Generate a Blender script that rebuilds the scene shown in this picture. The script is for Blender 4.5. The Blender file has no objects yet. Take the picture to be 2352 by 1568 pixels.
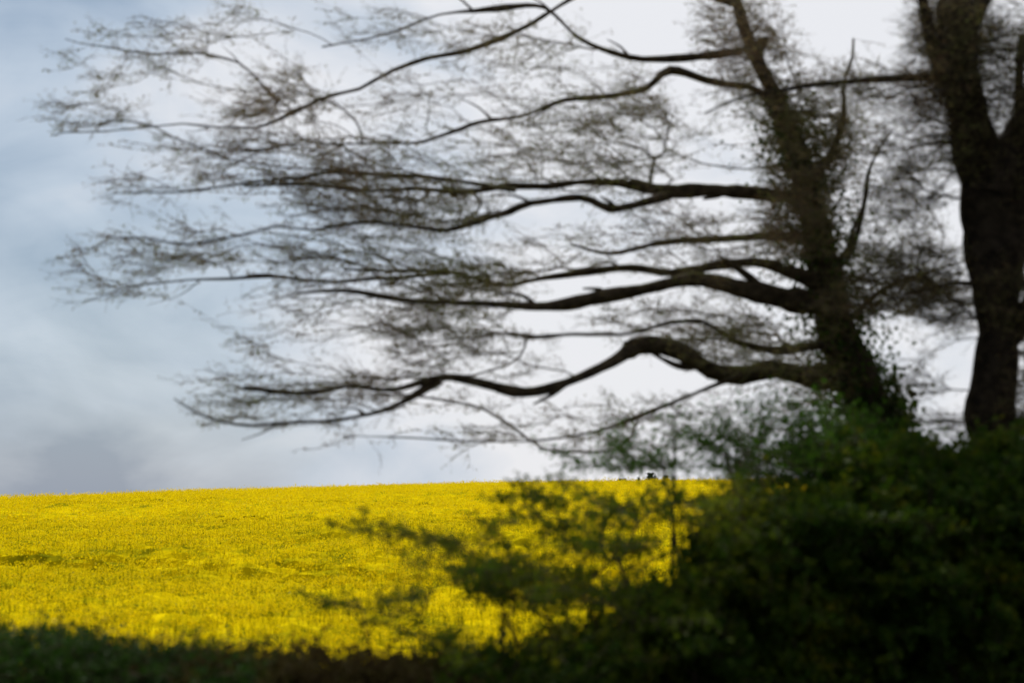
import bpy, math, random
import numpy as np
from mathutils import Vector, Matrix

rng = np.random.default_rng(7)
random.seed(7)
S = bpy.context.scene
COL = S.collection

# ------------------------------------------------------------------ camera
PITCH = 6.63
CAMZ = 2.5
FPX = 3267.0                       # focal length in pixels of a 2352 px wide picture
cam_d = bpy.data.cameras.new("camera")
cam_d.lens = 50.0
cam_d.sensor_width = 36.0
cam_d.clip_start = 0.1
cam_d.clip_end = 6000.0
cam_d.dof.use_dof = True           # an ordinary 50 mm lens wide open, focused on the crop
cam_d.dof.focus_distance = 60.0
cam_d.dof.aperture_fstop = 1.2
cam = bpy.data.objects.new("camera", cam_d)
cam.location = (0, 0, CAMZ)
cam.rotation_euler = (math.radians(90 + PITCH), 0, 0)
COL.objects.link(cam)
S.camera = cam

# ------------------------------------------------------------------ world and sun
SUN_EL, SUN_AZ = 48.0, -14.0         # azimuth measured from +Y towards +X: the sun stands beyond the field
w = bpy.data.worlds.new("World")
S.world = w
w.use_nodes = True
nt = w.node_tree
N, L = nt.nodes, nt.links
N.clear()
def node(t, **k):
    n = N.new(t)
    for a, b in k.items():
        setattr(n, a, b)
    return n
wout = node("ShaderNodeOutputWorld")
sky = node("ShaderNodeTexSky", sky_type='NISHITA')
sky.sun_disc = False
sky.sun_elevation = math.radians(SUN_EL)
sky.sun_rotation = math.radians(SUN_AZ)
sky.air_density = 1.6
sky.dust_density = 0.8
bg1 = node("ShaderNodeBackground"); bg1.inputs[1].default_value = 0.11
L.new(sky.outputs[0], bg1.inputs[0])
tc = node("ShaderNodeTexCoord")
mp = node("ShaderNodeMapping"); mp.inputs['Scale'].default_value = (1.0, 1.0, 2.0)
mp.inputs['Location'].default_value = (0.35, 0.2, 0.1)
mp.inputs['Rotation'].default_value = (0.0, 0.35, 0.0)
L.new(tc.outputs['Generated'], mp.inputs[0])
n1 = node("ShaderNodeTexNoise"); n1.inputs['Scale'].default_value = 3.4
n1.inputs['Detail'].default_value = 7; n1.inputs['Roughness'].default_value = 0.5
n1.inputs['Distortion'].default_value = 0.5
L.new(mp.outputs[0], n1.inputs['Vector'])
n2 = node("ShaderNodeTexNoise"); n2.inputs['Scale'].default_value = 7.0
n2.inputs['Detail'].default_value = 9; n2.inputs['Distortion'].default_value = 0.8
L.new(mp.outputs[0], n2.inputs['Vector'])
# cover grows from the clearer western sky to the thick bank beyond the trees
sep = node("ShaderNodeSeparateXYZ"); L.new(tc.outputs['Generated'], sep.inputs[0])
def math_n(op, a=None, b=None, c=None, clamp=False):
    m = node("ShaderNodeMath", operation=op); m.use_clamp = clamp
    for i, v in enumerate((a, b, c)):
        if v is None: continue
        if isinstance(v, (int, float)): m.inputs[i].default_value = v
        else: L.new(v, m.inputs[i])
    return m.outputs[0]
grad = math_n('MULTIPLY_ADD', sep.outputs[0], 3.1, 0.93, clamp=True)       # x = -.34 at the left edge of view
high = math_n('MULTIPLY', math_n('MAXIMUM', math_n('SUBTRACT', sep.outputs[2], 0.17), 0.0), 1.9)
grad = math_n('ADD', grad, high)
cov = math_n('ADD', math_n('MULTIPLY_ADD', n1.outputs[0], 2.4, -1.2), grad)
mr = node("ShaderNodeMapRange", interpolation_type='SMOOTHSTEP')
mr.inputs['From Min'].default_value = 0.0; mr.inputs['From Max'].default_value = 0.75
mr.inputs['To Min'].default_value = 0.86; mr.inputs['To Max'].default_value = 0.97
L.new(cov, mr.inputs[0])
ramp = node("ShaderNodeValToRGB")
ramp.color_ramp.elements[0].position = 0.12; ramp.color_ramp.elements[0].color = (0.22, 0.32, 0.47, 1)
ramp.color_ramp.elements[1].position = 0.72; ramp.color_ramp.elements[1].color = (0.88, 0.89, 0.93, 1)
el_ = ramp.color_ramp.elements.new(0.40); el_.color = (0.52, 0.61, 0.73, 1)
mixn = math_n('MULTIPLY_ADD', n2.outputs[0], 0.42, math_n('MULTIPLY', cov, 0.50))
L.new(mixn, ramp.inputs[0])
bg2 = node("ShaderNodeBackground"); bg2.inputs[1].default_value = 0.95
L.new(ramp.outputs[0], bg2.inputs[0])
# the cloud bank is bright on the sun's side and dull away from it
dull = node("ShaderNodeMapRange", interpolation_type='SMOOTHSTEP')
dull.inputs['From Min'].default_value = -0.35; dull.inputs['From Max'].default_value = 0.65
dull.inputs['To Min'].default_value = 0.36; dull.inputs['To Max'].default_value = 0.94
L.new(sep.outputs[1], dull.inputs[0])
L.new(dull.outputs[0], bg2.inputs[1])
mx = node("ShaderNodeMixShader")
L.new(mr.outputs[0], mx.inputs[0]); L.new(bg1.outputs[0], mx.inputs[1]); L.new(bg2.outputs[0], mx.inputs[2])
L.new(mx.outputs[0], wout.inputs[0])

sun_d = bpy.data.lights.new("sun", 'SUN')
sun_d.energy = 2.8
sun_d.angle = math.radians(4)
sun_d.color = (1.0, 0.95, 0.86)
sun = bpy.data.objects.new("sun", sun_d)
e, a = math.radians(SUN_EL), math.radians(SUN_AZ)
sdir = Vector((math.sin(a) * math.cos(e), math.cos(a) * math.cos(e), math.sin(e)))
sun.rotation_euler = sdir.to_track_quat('Z', 'Y').to_euler()
COL.objects.link(sun)

S.view_settings.view_transform = 'Standard'
S.view_settings.look = 'None'
S.view_settings.exposure = 0.0
S.view_settings.gamma = 1.0
S.cycles.max_bounces = 8

# ------------------------------------------------------------------ helpers
CP, SP = math.cos(math.radians(PITCH)), math.sin(math.radians(PITCH))
def at(px, py, Y):
    """world point whose line of sight is (px,py) of the 2352x1568 photo, Y metres ahead"""
    u = (np.asarray(px, float) - 1176) / FPX
    v = (784 - np.asarray(py, float)) / FPX
    dy = CP - v * SP
    dz = SP + v * CP
    k = np.asarray(Y, float) / dy
    return np.stack([u * k, np.broadcast_to(Y, k.shape) * 1.0, CAMZ + dz * k], -1)

class MB:
    def __init__(s):
        s.v = []; s.q = []; s.n = 0; s.m = []
    def add(s, verts, quads, mat=0):
        verts = np.asarray(verts, np.float32).reshape(-1, 3)
        quads = np.asarray(quads, np.int32).reshape(-1, 4)
        s.v.append(verts); s.q.append(quads + s.n); s.n += len(verts)
        s.m.append(np.full(len(quads), mat, np.int32))
    def build(s, name, mats, parent=None, smooth=False):
        me = bpy.data.meshes.new(name)
        v = np.concatenate(s.v); q = np.concatenate(s.q)
        if parent is not None:
            v = v - np.array(parent.location, np.float32)
        me.vertices.add(len(v)); me.vertices.foreach_set("co", v.ravel())
        me.loops.add(len(q) * 4); me.loops.foreach_set("vertex_index", q.ravel())
        me.polygons.add(len(q))
        me.polygons.foreach_set("loop_start", np.arange(0, len(q) * 4, 4, dtype=np.int32))
        me.polygons.foreach_set("material_index", np.concatenate(s.m))
        me.polygons.foreach_set("use_smooth", np.full(len(q), smooth))
        me.update(calc_edges=True)
        me.validate()
        for m in (mats if isinstance(mats, (list, tuple)) else [mats]):
            me.materials.append(m)
        o = bpy.data.objects.new(name, me)
        COL.objects.link(o)
        if parent is not None: o.parent = parent
        return o

def unit(v):
    return v / np.maximum(np.linalg.norm(v, axis=-1, keepdims=True), 1e-9)

def segs(mb, A, B, ra, rb, sides=3, mat=0):
    """one open tapered prism per segment"""
    n = len(A)
    if n == 0: return
    d = unit(B - A)
    up = np.where(np.abs(d[:, 2:3]) > 0.9, np.array([[1., 0, 0]]), np.array([[0, 0, 1.]]))
    u = unit(np.cross(d, up)); v = np.cross(d, u)
    ang = np.arange(sides) * 2 * math.pi / sides
    c, s_ = np.cos(ang), np.sin(ang)
    ring = u[:, None, :] * c[None, :, None] + v[:, None, :] * s_[None, :, None]
    ra = np.broadcast_to(ra, (n,)); rb = np.broadcast_to(rb, (n,))
    V = np.concatenate([A[:, None] + ring * ra[:, None, None], B[:, None] + ring * rb[:, None, None]], 1)
    i = np.arange(sides); j = (i + 1) % sides
    q = np.stack([i, j, j + sides, i + sides], -1)
    Q = q[None] + (np.arange(n) * 2 * sides)[:, None, None]
    mb.add(V, Q, mat)

def leaves(mb, C, size, aspect=0.55, updir=0.0, mat=0, r=None, bias=None):
    """diamond leaf blades, slightly folded along the midrib (two quads share four + two points)"""
    n = len(C)
    if n == 0: return
    d = rng.normal(size=(n, 3))
    if bias is not None: d = d + np.asarray(bias)
    u = unit(d)
    nr = rng.normal(size=(n, 3)); nr[:, 2] += updir
    v = unit(np.cross(nr, u)); w_ = np.cross(u, v)
    s = (np.broadcast_to(size, (n,)) * rng.uniform(0.6, 1.3, n))[:, None]
    fold = rng.uniform(0.0, 0.35, n)[:, None]
    V = np.stack([C - u * s * .5, C + v * s * aspect * .5 + w_ * s * fold * aspect,
                  C + u * s * .5, C - v * s * aspect * .5 + w_ * s * fold * aspect], 1)
    q = np.array([[0, 1, 2, 3]]) + (np.arange(n) * 4)[:, None]
    mb.add(V, q, mat)

def smooth_path(pts, rad, step):
    """Catmull-Rom through pts, resampled every step metres"""
    P = np.asarray(pts, float); R = np.asarray(rad, float)
    P = np.vstack([2 * P[0] - P[1], P, 2 * P[-1] - P[-2]])
    out, ro = [], []
    for i in range(1, len(P) - 2):
        L_ = np.linalg.norm(P[i + 1] - P[i]); k = max(2, int(L_ / step))
        for j in range(k):
            t = j / k
            out.append(0.5 * ((2 * P[i]) + (-P[i - 1] + P[i + 1]) * t + (2 * P[i - 1] - 5 * P[i] + 4 * P[i + 1] - P[i + 2]) * t * t
                       + (-P[i - 1] + 3 * P[i] - 3 * P[i + 1] + P[i + 2]) * t ** 3))
            ro.append(R[i - 1] * (1 - t) + R[i] * t)
    out.append(P[-2]); ro.append(R[-1])
    return np.array(out), np.array(ro)

def tube(mb, P, R, sides=12, rough=0.10, mat=0, seed=0):
    """one continuous knobbly limb"""
    r2 = np.random.default_rng(seed)
    n = len(P)
    T = unit(np.gradient(P, axis=0))
    u = np.array([0.3, 0.9, 0.2]); rings = []
    ph = r2.uniform(0, 6.28, 6)
    s_ = np.concatenate([[0], np.cumsum(np.linalg.norm(np.diff(P, axis=0), axis=1))])
    ang = np.arange(sides) * 2 * math.pi / sides
    for i in range(n):
        u = u - T[i] * np.dot(u, T[i]); u = u / np.linalg.norm(u); v = np.cross(T[i], u)
        k = 1 + rough * (np.sin(3 * ang + ph[0] + s_[i] * 2.1) * .5 + np.sin(2 * ang + ph[1] - s_[i] * 4.3) * .6
                         + np.sin(5 * ang + ph[2] + s_[i] * 9.0) * .35 + math.sin(s_[i] * 7 + ph[3]) * .6
                         + math.sin(s_[i] * 17 + ph[4]) * .35) + r2.normal(0, rough * .18, sides)
        rings.append(P[i] + R[i] * k[:, None] * (np.cos(ang)[:, None] * u + np.sin(ang)[:, None] * v))
    V = np.concatenate(rings)
    i = np.arange(sides); j = (i + 1) % sides
    q = np.stack([i, j, j + sides, i + sides], -1)
    Q = np.concatenate([q + k * sides for k in range(n - 1)])
    mb.add(V, Q, mat)

def tag(o, label=None, cat=None, group=None, kind=None):
    if label: o['label'] = label
    if cat: o['category'] = cat
    if group: o['group'] = group
    if kind: o['kind'] = kind
    return o
def empty(name, loc, label, cat, group=None):
    o = bpy.data.objects.new(name, None); COL.objects.link(o)
    o.location = tuple(float(c) for c in loc)
    return tag(o, label, cat, group)

# ------------------------------------------------------------------ materials
def mat_new(name):
    m = bpy.data.materials.new(name); m.use_nodes = True
    t = m.node_tree; t.nodes.clear()
    return m, t
def leafy(name, stops, trans=0.25, scale=1.3, rough=0.6, per_island=0.5, spec=0.18):
    """foliage: colour differs from leaf to leaf and from patch to patch, light comes through"""
    m, t = mat_new(name)
    nn, ll = t.nodes, t.links
    out = nn.new("ShaderNodeOutputMaterial")
    geo = nn.new("ShaderNodeNewGeometry")
    ns = nn.new("ShaderNodeTexNoise"); ns.inputs['Scale'].default_value = scale; ns.inputs['Detail'].default_value = 3
    ll.new(geo.outputs['Position'], ns.inputs['Vector'])
    a1 = nn.new("ShaderNodeMath"); a1.operation = 'MULTIPLY_ADD'
    a1.inputs[1].default_value = per_island; ll.new(geo.outputs['Random Per Island'], a1.inputs[0])
    a2 = nn.new("ShaderNodeMath"); a2.operation = 'MULTIPLY_ADD'; a2.inputs[1].default_value = 1.6; a2.inputs[2].default_value = -0.3 - per_island * .5
    ll.new(ns.outputs[0], a2.inputs[0]); ll.new(a2.outputs[0], a1.inputs[2])
    rp = nn.new("ShaderNodeValToRGB")
    el = rp.color_ramp.elements
    while len(el) < len(stops): el.new(0.5)
    for e_, (p, c) in zip(el, stops): e_.position = p; e_.color = (*c, 1)
    ll.new(a1.outputs[0], rp.inputs[0])
    pb = nn.new("ShaderNodeBsdfPrincipled"); pb.inputs['Roughness'].default_value = rough
    pb.inputs['Specular IOR Level'].default_value = spec
    ll.new(rp.outputs[0], pb.inputs['Base Color'])
    tr = nn.new("ShaderNodeBsdfTranslucent"); ll.new(rp.outputs[0], tr.inputs[0])
    mixs = nn.new("ShaderNodeMixShader"); mixs.inputs[0].default_value = trans
    ll.new(pb.outputs[0], mixs.inputs[1]); ll.new(tr.outputs[0], mixs.inputs[2]); ll.new(mixs.outputs[0], out.inputs[0])
    return m
def bark(name, base, dark, moss, moss_amt):
    m, t = mat_new(name)
    nn, ll = t.nodes, t.links
    out = nn.new("ShaderNodeOutputMaterial"); pb = nn.new("ShaderNodeBsdfPrincipled")
    pb.inputs['Roughness'].default_value = 0.9; pb.inputs['Specular IOR Level'].default_value = 0.1
    geo = nn.new("ShaderNodeNewGeometry")
    ns = nn.new("ShaderNodeTexNoise"); ns.inputs['Scale'].default_value = 14; ns.inputs['Detail'].default_value = 6
    ll.new(geo.outputs['Position'], ns.inputs['Vector'])
    rp = nn.new("ShaderNodeValToRGB"); rp.color_ramp.elements[0].position = .35; rp.color_ramp.elements[1].position = .68
    rp.color_ramp.elements[0].color = (*dark, 1); rp.color_ramp.elements[1].color = (*base, 1)
    ll.new(ns.outputs[0], rp.inputs[0])
    sp = nn.new("ShaderNodeSeparateXYZ"); ll.new(geo.outputs['Normal'], sp.inputs[0])
    n3 = nn.new("ShaderNodeTexNoise"); n3.inputs['Scale'].default_value = 3.5; n3.inputs['Detail'].default_value = 4
    ll.new(geo.outputs['Position'], n3.inputs['Vector'])
    ad = nn.new("ShaderNodeMath"); ad.operation = 'ADD'
    mu = nn.new("ShaderNodeMath"); mu.operation = 'MULTIPLY'; mu.inputs[1].default_value = 0.5
    ll.new(sp.outputs[2], mu.inputs[0]); ll.new(mu.outputs[0], ad.inputs[0]); ll.new(n3.outputs[0], ad.inputs[1])
    mrr = nn.new("ShaderNodeMapRange"); mrr.inputs['From Min'].default_value = 1.02 - moss_amt; mrr.inputs['From Max'].default_value = 1.22 - moss_amt
    ll.new(ad.outputs[0], mrr.inputs[0])
    mc = nn.new("ShaderNodeMix"); mc.data_type = 'RGBA'
    ll.new(mrr.outputs[0], mc.inputs[0]); ll.new(rp.outputs[0], mc.inputs[6]); mc.inputs[7].default_value = (*moss, 1)
    ll.new(mc.outputs[2], pb.inputs['Base Color'])
    bp = nn.new("ShaderNodeBump"); bp.inputs['Strength'].default_value = 0.8; bp.inputs['Distance'].default_value = 0.02
    wv = nn.new("ShaderNodeTexNoise"); wv.inputs['Scale'].default_value = 30; wv.inputs['Detail'].default_value = 8
    ll.new(geo.outputs['Position'], wv.inputs['Vector'])
    ll.new(wv.outputs[0], bp.inputs['Height']); ll.new(bp.outputs[0], pb.inputs['Normal'])
    ll.new(pb.outputs[0], out.inputs[0])
    return m
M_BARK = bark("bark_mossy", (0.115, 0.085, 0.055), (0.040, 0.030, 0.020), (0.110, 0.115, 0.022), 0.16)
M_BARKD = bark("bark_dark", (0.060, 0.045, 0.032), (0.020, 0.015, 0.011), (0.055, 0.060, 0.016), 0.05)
M_TWIG = leafy("twig_bark", [(0.1, (0.10, 0.075, 0.055)), (0.6, (0.17, 0.135, 0.09)), (0.9, (0.14, 0.14, 0.06))], trans=0.0, rough=0.9)
M_BUD = leafy("opening_buds", [(0.1, (0.18, 0.10, 0.06)), (0.5, (0.22, 0.18, 0.08)), (0.9, (0.20, 0.24, 0.06))], trans=0.45)
M_IVY = leafy("ivy_leaf", [(0.1, (0.03, 0.05, 0.006)), (0.6, (0.05, 0.10, 0.008)), (0.95, (0.09, 0.16, 0.012))], trans=0.25, rough=0.45)
M_HEDGE = leafy("hedge_leaf", [(0.05, (0.024, 0.058, 0.006)), (0.45, (0.046, 0.100, 0.006)), (0.75, (0.10, 0.14, 0.006)), (0.98, (0.19, 0.18, 0.008))], trans=0.45, scale=1.6)
M_FRESH = leafy("fresh_leaf", [(0.1, (0.05, 0.14, 0.010)), (0.6, (0.09, 0.22, 0.016)), (0.95, (0.15, 0.26, 0.024))], trans=0.5)
M_DRY = leafy("dry_stem", [(0.1, (0.06, 0.035, 0.014)), (0.6, (0.10, 0.08, 0.022)), (0.95, (0.10, 0.12, 0.02))], trans=0.3, rough=0.9)
M_LOW = leafy("low_weeds", [(0.1, (0.020, 0.055, 0.006)), (0.6, (0.040, 0.105, 0.010)), (0.95, (0.06, 0.13, 0.012))], trans=0.4)
M_OLIVE = leafy("olive_leaf", [(0.1, (0.07, 0.13, 0.008)), (0.5, (0.15, 0.21, 0.010)), (0.9, (0.30, 0.30, 0.012))], trans=0.55)
M_GRASS = leafy("verge_grass", [(0.1, (0.014, 0.028, 0.005)), (0.5, (0.026, 0.058, 0.006)), (0.9, (0.055, 0.075, 0.012))], trans=0.25)
M_PETAL = leafy("rape_petals", [(0.0, (0.66, 0.52, 0.005)), (0.45, (0.84, 0.67, 0.004)), (0.9, (0.91, 0.77, 0.008))], trans=0.40, scale=0.35, per_island=0.55, spec=0.02)
M_STEM = leafy("rape_stems", [(0.1, (0.22, 0.25, 0.008)), (0.9, (0.40, 0.40, 0.012))], trans=0.4, spec=.05)
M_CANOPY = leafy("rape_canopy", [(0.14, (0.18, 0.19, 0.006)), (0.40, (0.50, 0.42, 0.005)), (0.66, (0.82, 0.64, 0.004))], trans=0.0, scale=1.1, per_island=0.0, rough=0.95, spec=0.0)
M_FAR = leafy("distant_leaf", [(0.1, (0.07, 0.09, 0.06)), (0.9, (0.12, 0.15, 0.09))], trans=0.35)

def soil():
    m, t = mat_new("field_soil")
    nn, ll = t.nodes, t.links
    out = nn.new("ShaderNodeOutputMaterial"); pb = nn.new("ShaderNodeBsdfPrincipled"); pb.inputs['Roughness'].default_value = .95
    geo = nn.new("ShaderNodeNewGeometry")
    ns = nn.new("ShaderNodeTexNoise"); ns.inputs['Scale'].default_value = 1.2; ns.inputs['Detail'].default_value = 8
    ll.new(geo.outputs['Position'], ns.inputs['Vector'])
    rp = nn.new("ShaderNodeValToRGB"); rp.color_ramp.elements[0].position = .38; rp.color_ramp.elements[1].position = .62
    rp.color_ramp.elements[0].color = (0.035, 0.026, 0.014, 1); rp.color_ramp.elements[1].color = (0.030, 0.055, 0.010, 1)
    ll.new(ns.outputs[0], rp.inputs[0]); ll.new(rp.outputs[0], pb.inputs['Base Color'])
    bp = nn.new("ShaderNodeBump"); bp.inputs['Distance'].default_value = .05; ll.new(ns.outputs[0], bp.inputs['Height']); ll.new(bp.outputs[0], pb.inputs['Normal'])
    ll.new(pb.outputs[0], out.inputs[0])
    return m
M_SOIL = soil()

# ------------------------------------------------------------------ terrain
def sstep(x): x = np.clip(x, 0, 1); return x * x * (3 - 2 * x)
CREST = 150.0
def ground_z(x, y):
    x = np.asarray(x, float); y = np.asarray(y, float)
    bank = 0.9 * (1 - sstep((y - 9.5) / 3.5))
    zc = np.interp(x, [-300, -54, -27, 0, 54, 300], [-2.8, 1.2, 2.68, 3.5, 4.0, 3.0])
    t = (y - 13) / (CREST - 13)
    s = np.where(t < 1, np.sin(np.clip(t, 0, 1) * math.pi / 2), 1 - 0.32 * (np.clip(t, 1, 9) - 1) ** 1.4)
    s = np.maximum(s, -0.4)
    und = 0.10 * np.sin(x * .11 + 1) * np.sin(y * .09) * sstep((y - 15) / 20) * (1 - sstep((y - 110) / 30))
    return bank + zc * s + und
TRAM = [(21.0, 1.0), (36.0, 1.0), (51.0, 1.0), (66., 1.), (81., 1.), (100., 1.)]
def tram(x, y):
    """1 inside a wheel track of the sprayer, 0 in the standing crop"""
    d = 0.91 * y + 0.41 * x
    k = np.zeros_like(d)
    for c, _ in TRAM:
        for off in (-.9, .9):
            k = np.maximum(k, 1 - sstep((np.abs(d - c - off) - .28) / .25))
    return k
def lump(x, y):
    return (np.sin(x * .9 + 1.3 * np.sin(y * .5)) * np.sin(y * 1.1 + 1.1 * np.sin(x * .7)) * .10
            + np.sin(x * 2.7 + y * 1.9) * np.sin(y * 3.1 - x * 1.3 + 2) * .06 + np.sin(x * .23 + 2) * np.sin(y * .19 + x * .05) * .10)
def patch(x, y):
    """thin places where the crop stands low and green shows"""
    v = np.sin(x * .31 + 1.7 * np.sin(y * .21) + .6) + np.sin(y * .43 + 1.2 * np.sin(x * .17) + 1.1) + .6 * np.sin(x * .8 - y * .6)
    return sstep((v - 1.0) / 1.0)
CROP_H = 1.12
FIELD_Y0 = 13.2
def crop_top(x, y):
    return ground_z(x, y) + CROP_H + lump(x, y) * (1 - 0.5 * sstep((y - 60) / 60)) - 0.62 * tram(x, y) * (y < 115) - .34 * patch(x, y)

ys = np.concatenate([np.linspace(-60, 0, 7), np.linspace(2, 30, 57), np.linspace(32, 160, 65), np.linspace(170, 600, 40), np.linspace(700, 4000, 12)])
xs = np.concatenate([np.linspace(-4000, -320, 10), np.linspace(-280, -62, 22), np.linspace(-60, 60, 81), np.linspace(62, 280, 22), np.linspace(320, 4000, 10)])
X, Y = np.meshgrid(xs, ys)
def sheet(mb, X, Y, Z, mask=None):
    ny, nx = X.shape
    idx = np.arange(nx * ny).reshape(ny, nx)
    q = np.stack([idx[:-1, :-1], idx[:-1, 1:], idx[1:, 1:], idx[1:, :-1]], -1).reshape(-1, 4)
    mb.add(np.stack([X, Y, Z], -1).reshape(-1, 3), q)
g = MB(); sheet(g, X, Y, ground_z(X, Y))
tag(g.build("ground", M_SOIL, smooth=True), kind='structure')

# ------------------------------------------------------------------ rapeseed crop (nobody could count it: one object)
crop = MB()
ly = np.concatenate([[FIELD_Y0 - .06], np.arange(FIELD_Y0, 45, .16), np.arange(45, 175, .6)])
for (x0, x1, ylo, yhi, st) in [(-26, 24, 13.1, 45, .2), (-95, 95, 45, 175, .8)]:
    yy = ly[(ly >= ylo) & (ly <= yhi + .6)]
    X, Y = np.meshgrid(np.arange(x0, x1 + st, st), yy)
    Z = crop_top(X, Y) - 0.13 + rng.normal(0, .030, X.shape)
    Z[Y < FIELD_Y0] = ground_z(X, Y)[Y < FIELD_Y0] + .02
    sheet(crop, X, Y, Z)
def scatter(y0, y1, dens, side=1.0):
    """positions in the wedge the lens and its neighbours can see"""
    out = []
    n = int(dens * (y1 - y0) * (2 * (0.42 * y1 + 4)) )
    y = rng.uniform(y0, y1, n); x = rng.uniform(-1, 1, n) * (0.42 * y1 + 4)
    k = np.abs(x) < (0.42 * y + 4)
    return x[k], y[k]
def racemes(y0, y1, dens, nfl, spread, fsize, stems):
    x, y = scatter(y0, y1, dens)
    t = tram(x, y)
    keep = rng.uniform(size=len(x)) > np.maximum(t * .85, patch(x, y) * .6)
    x, y = x[keep], y[keep]
    z = crop_top(x, y) + rng.normal(0.0, .05, len(x)) * np.where(y > 90, .4, 1)
    n = len(x)
    base = np.stack([x, y, z], -1)
    if stems:
        lean = rng.normal(0, .05, (n, 3)); lean[:, 2] = 0
        segs(crop, base + lean - np.array([0, 0, .32]), base + np.array([0, 0, .01]), .004, .0025, 3, 1)
        k = rng.uniform(size=n) < .5
        leaves(crop, base[k] + rng.normal(0, .06, (k.sum(), 3)) - np.array([0, 0, .14]), .07, .4, 1.0, 1)
    C = np.repeat(base, nfl, 0) + rng.normal(0, 1, (n * nfl, 3)) * np.array([spread, spread, spread * 1.1])
    leaves(crop, C, fsize, .95, 1.2, 2)
racemes(FIELD_Y0, 24, 60, 11, .030, .024, True)
racemes(24, 40, 36, 8, .042, .034, True)
racemes(40, 75, 12, 7, .075, .060, False)
racemes(75, 158, 8.0, 7, .10, .075, False)
# plants on the near edge of the field, leaning out over the ditch
x = rng.uniform(-12, 12, 5200); y = FIELD_Y0 - np.abs(rng.normal(0, .12, 5200)); z = ground_z(x, y) + rng.uniform(.15, 1.15, 5200)
segs(crop, np.stack([x, y, ground_z(x, y)], -1), np.stack([x, y - .03, z], -1), .006, .003, 3, 1)
leaves(crop, np.stack([x, y, z - .1], -1), .12, .45, 0.8, 1)
C = np.repeat(np.stack([x, y - .03, z], -1), 6, 0) + rng.normal(0, .035, (5200 * 6, 3)); leaves(crop, C, .024, .95, 1.0, 2)
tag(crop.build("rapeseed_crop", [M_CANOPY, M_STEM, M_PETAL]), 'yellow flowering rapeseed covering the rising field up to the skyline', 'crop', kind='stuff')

# ------------------------------------------------------------------ growing branches
def grow(seedP, seedR, targets, root, aniso=2.3, step=0.14, tip=0.0012, jit=0.03, power=2.3, curl=.25):
    """attach each target to the nearest existing wood, nearest to the root first; returns nodes, parents, radii"""
    ns = len(seedP)
    cap = ns + len(targets) * 9 + 10
    P = np.zeros((cap, 3)); P[:ns] = seedP
    par = np.full(cap, -1); n = ns
    D = np.zeros((cap, 3))
    order = np.argsort(np.linalg.norm((targets - root), axis=1) + rng.normal(0, .15, len(targets)))
    wgt = np.array([1, 1, aniso])
    for i in order:
        T = targets[i]
        d = P[:n] - T
        c = (d * wgt); c = np.einsum('ij,ij->i', c, c)
        # wood is joined on the side that faces the root, so shoots run outwards
        k = int(np.argmin(c))
        A = P[k]; v = T - A; L_ = np.linalg.norm(v)
        if L_ < .03 or L_ > 1.6: continue
        m = min(8, max(1, int(L_ / step)))
        last = k; pd = D[k]
        for j in range(1, m + 1):
            t = j / m
            q = A + v * t + pd * L_ * curl * t * (1 - t) * 2 + (rng.normal(0, jit * L_, 3) if j < m else 0)
            q[2] -= .05 * L_ * math.sin(math.pi * t)
            P[n] = q; par[n] = last
            D[n] = (q - P[last]) / max(np.linalg.norm(q - P[last]), 1e-6)
            last = n; n += 1
    P, par, D = P[:n], par[:n], D[:n]
    for _ in range(4):                       # relax kinks: every joint moves towards the mean of its neighbours
        cs = np.zeros((n, 3)); cn = np.zeros(n)
        ii = np.arange(ns, n); np.add.at(cs, par[ii], P[ii]); np.add.at(cn, par[ii], 1)
        mid = ii[cn[ii] > 0]
        P[mid] = P[mid] * .45 + .55 * .5 * (P[par[mid]] + cs[mid] / cn[mid][:, None])
    D[ns:] = unit(P[ns:] - P[par[ns:]])
    acc = np.zeros(n)
    child = np.zeros(n, bool); child[par[par >= 0]] = True
    for i in range(n - 1, ns - 1, -1):
        if not child[i]: acc[i] = tip ** power
        acc[par[i]] += acc[i]
    R = acc ** (1 / power)
    R[:ns] = seedR
    return P, par, R, D, ns

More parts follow.
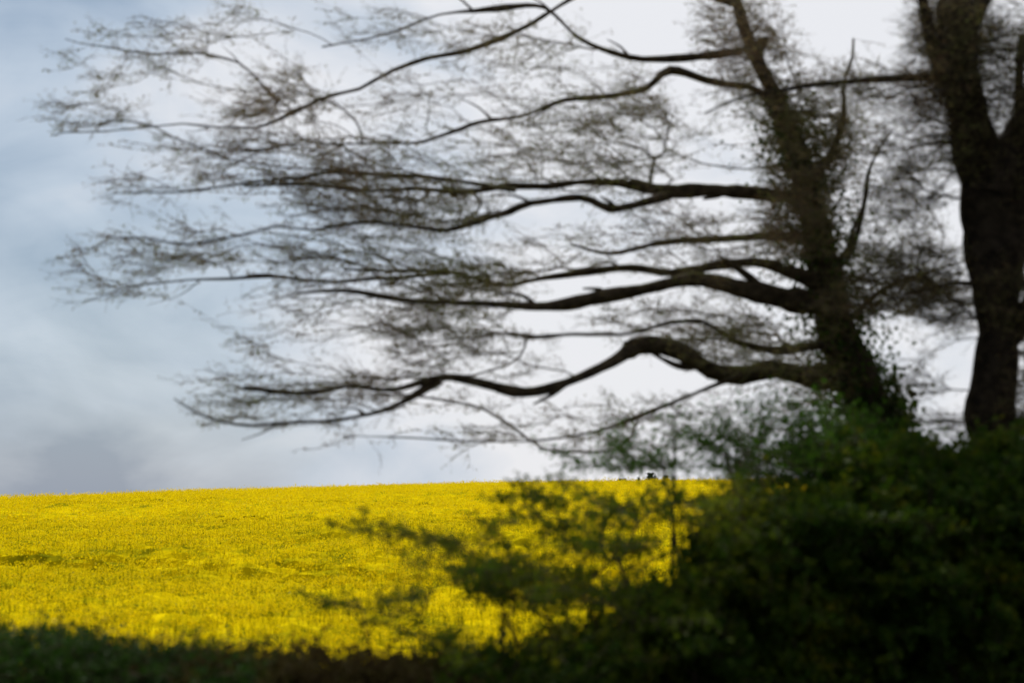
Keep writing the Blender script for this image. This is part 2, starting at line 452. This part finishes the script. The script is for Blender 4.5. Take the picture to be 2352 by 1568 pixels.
def twiggery(parent, P, par, R, D, ns, mats, nspr=3, slen=.16, leaf=.012, nleaf=4, drift=(-.5, 0, .05), rmax=.018, names=("twigs", "crown"), leafmat=None, leafasp=.6):
    """thin branches with their sprigs as one part, buds or leaves as another"""
    tw = MB(); A = P[par[ns:]]; B = P[ns:]
    ra = np.minimum(R[par[ns:]], np.minimum(R[ns:] * 1.25, rmax)); rb = np.minimum(R[ns:], rmax)
    k = rb > .005
    ext = unit(B - A) * (rb[:, None] * .5)
    segs(tw, A[k], (B + ext)[k], ra[k], rb[k], 6); segs(tw, A[~k], B[~k], ra[~k], rb[~k], 3)
    n = len(B)
    d0 = D[ns:]
    rep = np.repeat(np.arange(n), nspr)
    rep = rep[rng.uniform(size=len(rep)) < np.where(rb[rep] < .004, 1.0, .5)]
    sd = unit(d0[rep] * np.array([1, 1, .6]) + rng.normal(0, .55, (len(rep), 3)) * np.array([1, 1, .42]) + np.array(drift))
    sl = slen * rng.uniform(.4, 1.4, len(rep))
    s0 = A[rep] + (B - A)[rep] * rng.uniform(0, 1, (len(rep), 1))
    s1 = s0 + sd * sl[:, None] * .55
    s2 = s1 + unit(sd + rng.normal(0, .25, sd.shape)) * sl[:, None] * .45
    segs(tw, s0, s1, .0015, .0011, 3); segs(tw, s1, s2, .0011, .0006, 3)
    # side shoots
    k2 = rng.uniform(size=len(rep)) < .8
    e1 = s1[k2] + unit(sd[k2] + rng.normal(0, .8, sd[k2].shape)) * (sl[k2, None] * .45)
    segs(tw, s1[k2], e1, .0009, .0006, 3)
    tw.build(names[0], mats[0], parent)
    lf = MB()
    idx = np.repeat(np.arange(len(rep)), nleaf)
    t = rng.uniform(0, 1, (len(idx), 1))
    C = np.where(t < .5, s0[idx] + (s1 - s0)[idx] * t * 2, s1[idx] + (s2 - s1)[idx] * (t * 2 - 1)) + rng.normal(0, leaf * .45, (len(idx), 3))
    C = np.vstack([C, e1 + rng.normal(0, .004, e1.shape)])
    leaves(lf, C, leaf, leafasp, .3, bias=drift)
    lf.build(names[1], leafmat or mats[1], parent)

def field3(P):
    """smooth uneven density, about 0..1"""
    x, y, z = P[:, 0], P[:, 1], P[:, 2]
    v = np.sin(x * 2.9 + 2.1 * np.sin(z * 2.7) + y) + np.sin(z * 6.1 + 1.7 * np.sin(x * 2.1 + y * 1.3)) + .7 * np.sin(x * 6.3 - z * 3.7 + y * 2) + .5 * np.sin(x * 11 + z * 13)
    return sstep((v + 1.5) / 3.0)
def clump_targets(cl, Yc, Yd, dens, rnd=rng):
    out = []
    for c in cl:
        cx, cy, rx, ry, k = c[:5]; yc = c[5] if len(c) > 5 else Yc
        n = max(3, int(math.pi * rx * ry * dens * k))
        a_ = rnd.uniform(0, 2 * math.pi, n); r_ = np.sqrt(rnd.uniform(0, 1, n)) * (1 + .18 * rnd.normal(size=n))
        out.append(at(cx + rx * r_ * np.cos(a_), cy + ry * r_ * np.sin(a_), yc + rnd.normal(0, Yd, n)))
    return np.vstack(out)

PXM = 10.5 / FPX       # metres per photo pixel at the tree row
def limb_path(pts, Y0, r0, r1, Y1=None):
    """pts of (px,py) from the trunk outwards, depth runs from Y0 to Y1"""
    n = len(pts); Y1 = Y0 if Y1 is None else Y1
    Ys = Y0 + (Y1 - Y0) * np.linspace(0, 1, n) + np.array([0] + [random.uniform(-.12, .12) for _ in range(n - 1)])
    W = np.array([at(p[0], p[1], y_) for p, y_ in zip(pts, Ys)])
    rr = [r1 + (r0 - r1) * (1 - i / (n - 1)) ** 1.45 for i in range(n)]
    rr = [p[2] if len(p) > 2 else r for p, r in zip(pts, rr)]
    return smooth_path(W, rr, .07)

def snags(mb, p, r, seed):
    r2 = np.random.default_rng(seed + 300)
    for k in range(3, len(p) - 6, 9):
        if r2.uniform() < .55: continue
        k += int(r2.integers(0, 6)); d = p[k + 3] - p[k]; d = d / np.linalg.norm(d)
        up = np.array([0, r2.normal(0, .5), 1.0 if r2.uniform() < .6 else -.7])
        L_ = r2.uniform(.10, .45)
        q1 = p[k] + (d * .8 + up * .6) * L_ * .5; q2 = q1 + (d + up * r2.uniform(.0, .5)) * L_ * .6
        P_, R_ = smooth_path([p[k], q1, q2], [r[k] * .6, r[k] * .42, r[k] * .18], .04)
        tube(mb, P_, R_, 8, .15, seed=k)
# ------------------------------------------------------------------ tree with the long limbs
YA = 10.6
baseA = at(2075, 1180, YA); baseA[2] = float(ground_z(baseA[0], YA)) - .05
rootA = empty("hedgerow_tree", baseA, "leaning mossy bare tree whose long level limbs reach left over the yellow field", "tree", "trees in the roadside hedge")
trunk_pts = [(2095, 1420), (2075, 1180), (2050, 1050), (2010, 950), (1965, 860), (1930, 780), (1908, 700), (1890, 610), (1872, 520), (1850, 430), (1825, 340), (1790, 240), (1740, 140), (1705, 50), (1680, -60), (1670, -170)]
tr_r = [.24, .20, .185, .175, .16, .145, .135, .125, .115, .10, .082, .066, .055, .045, .035, .02]
W = np.array([at(p[0], p[1], YA + .02 * i) for i, p in enumerate(trunk_pts)]); W[0][2] = baseA[2]
tp, tr_ = smooth_path(W, tr_r, .08)
mb = MB(); tube(mb, tp, tr_, 20, .10, seed=1); mb.build("trunk", M_BARK, rootA, smooth=True)
seedP, seedR = [tp], [tr_]
limbsA = [  # (points, depth start, r0, r1, depth end)
    ([(1905, 700), (1820, 690), (1720, 668), (1610, 640), (1500, 655), (1380, 680), (1260, 700), (1140, 697), (1040, 695), (930, 690), (800, 668), (680, 672)], YA, .085, .012, 9.9),
    ([(1895, 650), (1830, 632), (1740, 605), (1640, 608), (1540, 625), (1450, 612), (1350, 622), (1240, 640), (1150, 655), (1040, 625), (900, 622), (790, 618)], YA, .055, .010, 10.9),
    ([(1965, 865), (1880, 862), (1790, 846), (1700, 862), (1630, 852), (1560, 812), (1470, 805), (1400, 848), (1300, 888), (1200, 908), (1110, 890), (1010, 872), (900, 895), (800, 890), (690, 905), (560, 890)], YA, .095, .012, 9.6),
    ([(1878, 550), (1790, 540), (1690, 542), (1590, 549), (1490, 556), (1400, 575), (1310, 560)], YA, .050, .010, 11.1),
    ([(1858, 455), (1780, 452), (1690, 447), (1600, 440), (1520, 442), (1440, 428), (1360, 424), (1270, 430), (1180, 437), (1060, 446), (940, 436), (830, 440), (700, 425), (560, 428)], YA, .062, .010, 10.2),
    ([(1560, 440, .035), (1490, 468), (1400, 497), (1330, 482), (1220, 505), (1170, 524, .032), (1090, 530, .030), (1010, 532), (880, 520), (760, 530), (600, 542), (430, 556), (280, 546)], YA - .1, .035, .006, 9.8),
    ([(1185, 437, .018), (1080, 425), (900, 410), (770, 398, .020), (680, 408), (600, 418), (520, 430), (430, 438), (330, 443), (240, 446)], 10.35, .018, .005, 10.1),
    ([(1030, 626, .016), (900, 640), (760, 648), (620, 630, .019), (540, 636), (450, 640), (380, 648), (300, 660), (200, 690)], 10.9, .016, .004, 10.6),
    ([(1010, 872, .024), (900, 935), (800, 958), (730, 965), (640, 962), (560, 962), (470, 945), (400, 915)], 9.9, .022, .005, 9.8),
    ([(1805, 300), (1740, 215, .03), (1640, 205), (1540, 168), (1480, 203, .022), (1400, 222), (1300, 226), (1190, 250), (1080, 255), (960, 300), (820, 315), (680, 325), (560, 345)], YA + .1, .042, .006, 10.5),
    ([(1740, 130), (1760, 85, .03), (1700, 112), (1600, 120), (1500, 123), (1440, 118), (1330, 80), (1250, 10), (1140, 12, .022), (1050, 22), (960, 45), (850, 85), (740, 108)], YA + .25, .040, .006, 10.9),
    ([(1690, 10), (1560, -30), (1400, -60), (1250, 0, .018), (1100, 60), (950, 110), (780, 180), (640, 240), (520, 262), (400, 278), (250, 296), (120, 312)], YA + .3, .036, .004, 11.0),
    ([(1950, 830), (1890, 790), (1800, 800), (1700, 775), (1620, 742), (1540, 745), (1450, 765), (1300, 770), (1180, 772)], YA, .036, .008, 9.8),
    ([(1900, 640), (1960, 560), (1990, 470), (2010, 380), (2050, 300)], YA, .040, .008, 11.0),
    ([(1855, 440), (1895, 350), (1920, 270), (1930, 180), (1960, 90)], YA, .050, .008, 11.0),
    ([(1925, 760), (2000, 690), (2080, 640), (2150, 620), (2220, 600)], YA, .034, .006, 11.2),
    ([(640, 235, .011), (560, 170), (450, 130), (330, 120), (230, 100), (150, 90)], 10.95, .011, .004, 10.8),
    ([(1700, 862, .03), (1600, 900), (1450, 960), (1300, 1000), (1100, 1010), (950, 1002), (790, 1000)], 10.2, .018, .004, 10.6),
]
for i, (pts, y0, r0, r1, y1) in enumerate(limbsA):
    p, r = limb_path(pts, y0, r0, r1, y1)
    kk = np.repeat(rng.normal(0, .020, (len(p) // 4 + 2, 3)), 4, 0)[:len(p) - 2] * rng.uniform(.2, 1.3)
    p[2:] += np.cumsum(kk - kk.mean(0), 0) * .32
    mb = MB(); tube(mb, p, r * (1 + .16 * np.sin(np.arange(len(r)) * .31 + i) + rng.normal(0, .05, len(r))), 12, .17, seed=10 + i); snags(mb, p, r, i); mb.build("limb", M_BARK, rootA, smooth=True)
    seedP.append(p); seedR.append(r)
clA = [(300, 130, 190, 80, .45), (560, 150, 160, 130, .7), (240, 255, 150, 55, .7), (640, 235, 130, 70, .9), (600, 385, 250, 80, 1.3), (850, 420, 260, 120, 1.5),
       (350, 430, 150, 50, .7), (450, 560, 210, 60, .9), (280, 620, 150, 80, .7), (750, 600, 150, 70, 1.1), (1000, 480, 170, 90, 1.3), (900, 665, 260, 100, 1.4),
       (1020, 740, 160, 80, 1.3), (640, 760, 170, 80, .6), (560, 890, 170, 50, .9), (880, 900, 180, 55, 1.3), (600, 955, 170, 35, .8), (1100, 815, 220, 60, 1.0),
       (1290, 570, 170, 60, .6), (1290, 400, 220, 60, 1.0), (1290, 200, 230, 120, 1.0), (1150, 110, 130, 70, 1.0), (850, 60, 150, 60, .8), (1480, 330, 170, 110, 1.0),
       (1650, 590, 180, 90, 1.1), (1860, 350, 110, 140, 3.6), (1840, 520, 100, 80, 3.2), (1760, 180, 120, 120, 1.8), (1700, 60, 110, 80, 1.5), (1560, 740, 200, 60, 1.7), (1720, 800, 170, 60, 1.6),
       (1700, 950, 260, 60, .7), (1300, 960, 250, 50, .5), (2060, 560, 130, 170, 1.3), (2080, 680, 130, 60, 2.6), (1990, 620, 90, 80, 1.6), (980, 1010, 250, 40, .5), (1450, 1030, 200, 50, .6),
       (1150, 320, 180, 70, .6), (950, 220, 160, 70, .45), (1500, 500, 150, 50, 1.0), (1100, 640, 130, 40, 1.4), (1950, 700, 80, 60, 1.6), (1950, 260, 90, 150, 1.2), (420, 330, 150, 50, .5), (1880, 880, 110, 60, 1.5)]
T = clump_targets(clA, 10.45, .55, .0086); T = T[rng.uniform(size=len(T)) < .10 + .90 * field3(T)]
T = np.vstack([T, clump_targets([c for c in clA if c[4] >= 1.4], 10.5, .45, .0022)])
P, par, R, D, ns = grow(np.vstack(seedP), np.concatenate(seedR), T, tp[30])
twiggery(rootA, P, par, R, D, ns, (M_TWIG, M_BUD), nspr=2, slen=.15, leaf=.018, nleaf=4)
# ivy climbing the leaning trunk
def ivy(parent, path, rad, sel, n, thick, size=.055):
    p, r = path[sel], rad[sel]
    i = rng.integers(0, len(p), n)
    d = unit(rng.normal(size=(n, 3)))
    C = p[i] + d * (r[i] + np.abs(rng.normal(0, thick, n)))[:, None] + rng.normal(0, .03, (n, 3))
    mb = MB(); leaves(mb, C, size, .85, .4); return mb.build("ivy", M_IVY, parent)
ivy(rootA, tp, tr_, np.arange(4, 34), 9000, .07)
upper = ivy(rootA, tp, tr_, np.arange(34, 58), 5200, .17, .042); upper['label'] = 'loose small-leaved ivy high on the trunk'

# ------------------------------------------------------------------ thick dark tree at the right edge
YB = 9.6
baseB = at(2290, 1180, YB); baseB[2] = float(ground_z(baseB[0], YB)) - .05
rootB = empty("hedgerow_tree", baseB, "thick dark forked tree trunk at the right edge, standing in the dense green hedge", "tree", "trees in the roadside hedge")
ptsB = [(2320, 1420), (2300, 1180), (2285, 1040), (2272, 950), (2280, 870), (2290, 770), (2285, 660), (2280, 560), (2272, 470), (2258, 390), (2235, 300), (2215, 200), (2200, 100), (2190, 0), (2180, -120)]
rB = [.21, .175, .155, .140, .140, .150, .165, .180, .185, .165, .15, .135, .12, .10, .07]
W = np.array([at(p[0], p[1], YB + .01 * i) for i, p in enumerate(ptsB)]); W[0][2] = baseB[2]
tpB, trB = smooth_path(W, rB, .08)
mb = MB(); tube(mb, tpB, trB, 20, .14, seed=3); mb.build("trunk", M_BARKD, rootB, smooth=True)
seedP, seedR = [tpB], [trB]
limbsB = [
    ([(2275, 455), (2305, 380, .12), (2330, 310, .10), (2365, 240), (2400, 120), (2420, 0)], YB, .12, .05, YB + .3),
    ([(2285, 600), (2330, 560, .11), (2400, 520), (2480, 440), (2540, 330)], YB, .12, .04, YB + .1),
    ([(2215, 180), (2130, 178, .030), (2040, 181, .030), (1950, 188), (1870, 196), (1790, 208), (1700, 225), (1620, 260)], YB + .1, .036, .007, YB + .1),
    ([(2200, 110), (2240, 30, .07), (2290, -50), (2330, -150)], YB, .08, .04, YB + .4),
    ([(2225, 260), (2170, 190, .05), (2140, 100), (2120, 0), (2110, -100)], YB, .06, .03, YB - .2),
    ([(2275, 965), (2340, 972), (2420, 965), (2520, 940)], YB, .045, .02, YB + .3),
    ([(2285, 830), (2330, 760, .07), (2370, 680), (2440, 600)], YB, .07, .03, YB - .3),
    ([(2235, 320), (2150, 330, .012), (2060, 345), (1980, 360)], YB, .014, .003, YB + .4),
    ([(2285, 660), (2200, 650, .016), (2100, 672), (2000, 700)], YB, .018, .004, YB + .3),
    ([(2325, 560), (2350, 450, .06), (2350, 340, .05), (2340, 200), (2350, 80)], YB, .06, .03, YB + .1),
]
for i, (pts, y0, r0, r1, y1) in enumerate(limbsB):
    p, r = limb_path(pts, y0, r0, r1, y1)
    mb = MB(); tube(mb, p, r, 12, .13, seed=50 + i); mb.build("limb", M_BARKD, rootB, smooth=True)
    seedP.append(p); seedR.append(r)
clB = [(2190, 90, 100, 110, 3.2), (2170, 220, 90, 60, 2.4), (2300, 170, 110, 150, 1.8), (2120, 330, 110, 70, 1.2), (2080, 450, 100, 80, .9), (2120, 620, 110, 70, 1.6), (2180, 700, 80, 60, 1.8),
       (2330, 680, 60, 80, 2.2), (2330, 930, 60, 80, 1.3), (2120, 900, 60, 90, .5), (2080, 200, 180, 50, 1.0), (2440, 300, 120, 300, 1.2), (2440, 800, 120, 200, 1.0), (2230, 330, 60, 80, 2.0), (2200, 980, 80, 40, .8)]
T = clump_targets(clB, 9.65, .4, .0088)
P, par, R, D, ns = grow(np.vstack(seedP), np.concatenate(seedR), T, tpB[30])
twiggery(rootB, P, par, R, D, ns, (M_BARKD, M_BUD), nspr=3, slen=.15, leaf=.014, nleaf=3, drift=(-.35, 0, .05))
ivy(rootB, tpB, trB, np.arange(2, 26), 6500, .05)

# ------------------------------------------------------------------ hedge shrubs
def shrub(label, cl, Y0, Yd, dens, cx, leafmat, leaf=.035, nspr=3, nleaf=5, slen=.14, nst=9, fill=None, group="shrubs of the roadside hedge", stemmat=None, name="hedge_shrub", stemr=.022, drift=(-.15, 0, .25), aniso=1.0, spread=.25):
    b = at(cx, 1300, Y0); b[2] = float(ground_z(b[0], Y0)) - .03
    root = empty(name, b, label, "shrub", group)
    T = clump_targets(cl, Y0, Yd, dens)
    gz = ground_z(T[:, 0], T[:, 1]); T = T[T[:, 2] > gz + .12]
    sp, sr = [], []
    st = MB()
    for i in range(nst):
        tgt = T[rng.integers(len(T))]
        f = b + np.array([(tgt[0] - b[0]) * .45 + rng.normal(0, spread * .4), rng.normal(0, spread * .6), 0]); f[2] = float(ground_z(f[0], f[1])) - .03
        m_ = f + (tgt - f) * .5 + rng.normal(0, .08, 3)
        p, r = smooth_path([f, m_, tgt], [stemr, stemr * .65, stemr * .3], .07)
        tube(st, p, r, 7, .12, seed=i)
        sp.append(p); sr.append(r)
    st.build("stems", stemmat or M_BARK, root, smooth=True)
    P, par, R, D, ns = grow(np.vstack(sp), np.concatenate(sr), T, b, aniso=aniso, step=.12, tip=.0017)
    twiggery(root, P, par, R, D, ns, (stemmat or M_TWIG, leafmat), nspr=nspr, slen=slen, leaf=leaf, nleaf=nleaf, drift=drift, rmax=.012, names=("twigs", "foliage"), leafasp=.65)
    return root

# dense part of the hedge below the trunks
shrub("dense dark green hedge shrub filling the bottom right corner under the thick trunk", [(2300, 1330, 200, 280, 1.0), (2420, 1290, 160, 240, .8)], 8.6, .35, .010, 2330, M_HEDGE, leaf=.05, nleaf=9, nspr=3)
shrub("dark hedge shrub between the foot of the leaning trunk and the thick trunk", [(2050, 1330, 190, 280, 1.0), (2160, 1170, 130, 80, .7)], 8.7, .35, .010, 2080, M_HEDGE, leaf=.05, nleaf=9)
shrub("dark rounded hedge shrub left of the foot of the leaning trunk", [(1800, 1400, 170, 210, 1.0), (1880, 1240, 130, 110, .7)], 8.5, .35, .010, 1840, M_HEDGE, leaf=.048, nleaf=9)
shrub("low dark hedge shrub at the bottom, right of the last yellow patch", [(1560, 1480, 160, 120, 1.0), (1640, 1330, 70, 110, .5)], 8.3, .30, .010, 1570, M_HEDGE, leaf=.045, nleaf=9)
shrub("fresh green leafy shrub rising around the base of the leaning trunk", [(2060, 1060, 110, 55, 1.2), (1950, 1070, 130, 65, 1.2), (2200, 1080, 130, 40, 1.2), (1900, 1010, 90, 50, .3), (2050, 1150, 200, 70, 1.0), (2330, 1090, 80, 50, 1.0), (2000, 1000, 50, 50, .4)], 9.4, .25, .009, 2060, M_FRESH, leaf=.036, nleaf=6)
shrub("light see-through shrub of pale new leaves against the sky above the field", [(1780, 1010, 200, 90, .5), (1560, 1045, 240, 55, .32), (1840, 1080, 150, 55, .9), (1780, 1180, 130, 80, .6), (1400, 1060, 160, 40, .2), (1900, 980, 90, 60, .6)], 9.1, .35, .008, 1760, M_FRESH, leaf=.028, nleaf=4, nspr=3, slen=.18, drift=(-.5, 0, .15), aniso=1.5)
shrub("thin brown green straggly shrub in front of the yellow field, right of centre", [(1300, 1200, 200, 70, .22), (1200, 1320, 140, 40, .7), (1330, 1365, 220, 35, .7), (1550, 1400, 120, 50, 1.1), (1250, 1130, 110, 30, .25), (1500, 1150, 140, 35, .35), (1700, 1200, 90, 90, .7), (1420, 1270, 140, 40, .3), (1370, 1490, 150, 60, .9)], 8.2, .35, .008, 1430, M_OLIVE, leaf=.034, nleaf=5, slen=.16, drift=(-.6, 0, .05), aniso=1.4)
shrub("sparse leafy sprigs of a small shrub over the middle of the yellow field", [(1010, 1245, 110, 40, .22), (850, 1205, 110, 28, .14), (860, 1365, 200, 16, .22), (1080, 1490, 130, 50, .35), (900, 1400, 130, 40, .15), (1120, 1290, 100, 40, .3)], 8.0, .40, .008, 1180, M_OLIVE, stemr=.0045, leaf=.030, nleaf=5, nst=6, drift=(-.6, 0, .05), aniso=1.4)
shrub("low dark shrub along the bottom edge below the middle of the yellow field", [(1130, 1590, 150, 70, 1.0), (1330, 1560, 110, 70, 1.0)], 7.9, .25, .010, 1200, M_HEDGE, leaf=.045, nleaf=8)
shrub("low brown tangle of dead stems and bramble along the bottom edge", [(740, 1570, 240, 70, .9), (960, 1575, 150, 50, 1.0), (540, 1550, 170, 60, .5), (330, 1560, 140, 40, .3)], 7.8, .28, .010, 740, M_DRY, leaf=.035, nleaf=6, stemmat=M_DRY, drift=(-.5, 0, .1))
shrub("low leafy green shrub in the bottom left corner", [(120, 1525, 190, 70, .9), (350, 1545, 190, 60, .8), (-120, 1520, 130, 80, 1.0), (520, 1560, 160, 45, .5)], 7.8, .30, .010, 170, M_LOW, leaf=.030, nleaf=8)

# ------------------------------------------------------------------ verge grass
gr = MB()
n = 60000
x = rng.uniform(-5.5, 5.5, n); y = rng.uniform(4.5, 13.0, n)
hgt = rng.uniform(.12, .42, n)
b0 = np.stack([x, y, ground_z(x, y) - .01], -1)
lean = rng.normal(0, .10, (n, 3)); lean[:, 2] = 0
m1 = b0 + lean * .4 + np.stack([0 * x, 0 * x, hgt * .6], -1)
t1 = b0 + lean * 1.3 + np.stack([0 * x, 0 * x, hgt], -1)
side = unit(np.stack([rng.normal(size=n), rng.normal(size=n), 0 * x], -1)) * .004
V = np.stack([b0 - side, b0 + side, m1 + side * .8, m1 - side * .8, t1 + side * .1, t1 - side * .1], 1)
q = np.array([[0, 1, 2, 3], [3, 2, 4, 5]])
gr.add(V, q[None] + (np.arange(n) * 6)[:, None, None])
tag(gr.build("grass", M_GRASS), "rough dark grass on the bank under the hedge", "grass", kind='stuff')

# ------------------------------------------------------------------ distant trees on the skyline
def far_tree(px, top, Yf, wpx, label):
    tp_ = at(px, top, Yf); gz = float(ground_z(tp_[0], Yf)); H = tp_[2] - gz
    root = empty("distant_tree", (tp_[0], Yf, gz), label, "tree", "far trees on the skyline")
    mb = MB(); p, r = smooth_path([(tp_[0], Yf, gz - .2), (tp_[0] + .2, Yf, gz + H * .4), (tp_[0], Yf, gz + H * .85)], [.3, .22, .08], .6)
    tube(mb, p, r, 8, .1); mb.build("trunk", M_BARKD, root, smooth=True)
    W_ = wpx * Yf / FPX; n = 2600
    cc = rng.normal(0, 1, (9, 3)) * np.array([W_ * .28, W_ * .28, H * .13]) + np.array([tp_[0], Yf, gz + H * .66])
    C = cc[rng.integers(0, 9, n)] + rng.normal(0, 1, (n, 3)) * np.array([W_ * .14, W_ * .14, H * .085])
    C[:, 2] = np.minimum(C[:, 2], tp_[2] + .2)
    mb = MB(); leaves(mb, C, .42, .7, .2); mb.build("crown", M_FAR, root)
for a_ in [(1432, 1101, 290, 22, "tiny low distant tree, leftmost of the row on the skyline"),
           (1466, 1097, 300, 18, "small distant tree just left of the tallest one on the skyline"),
           (1492, 1089, 300, 26, "tallest of the distant trees on the skyline above the yellow field"),
           (1520, 1094, 310, 22, "distant tree at the right end of the skyline row")]:
    far_tree(*a_)
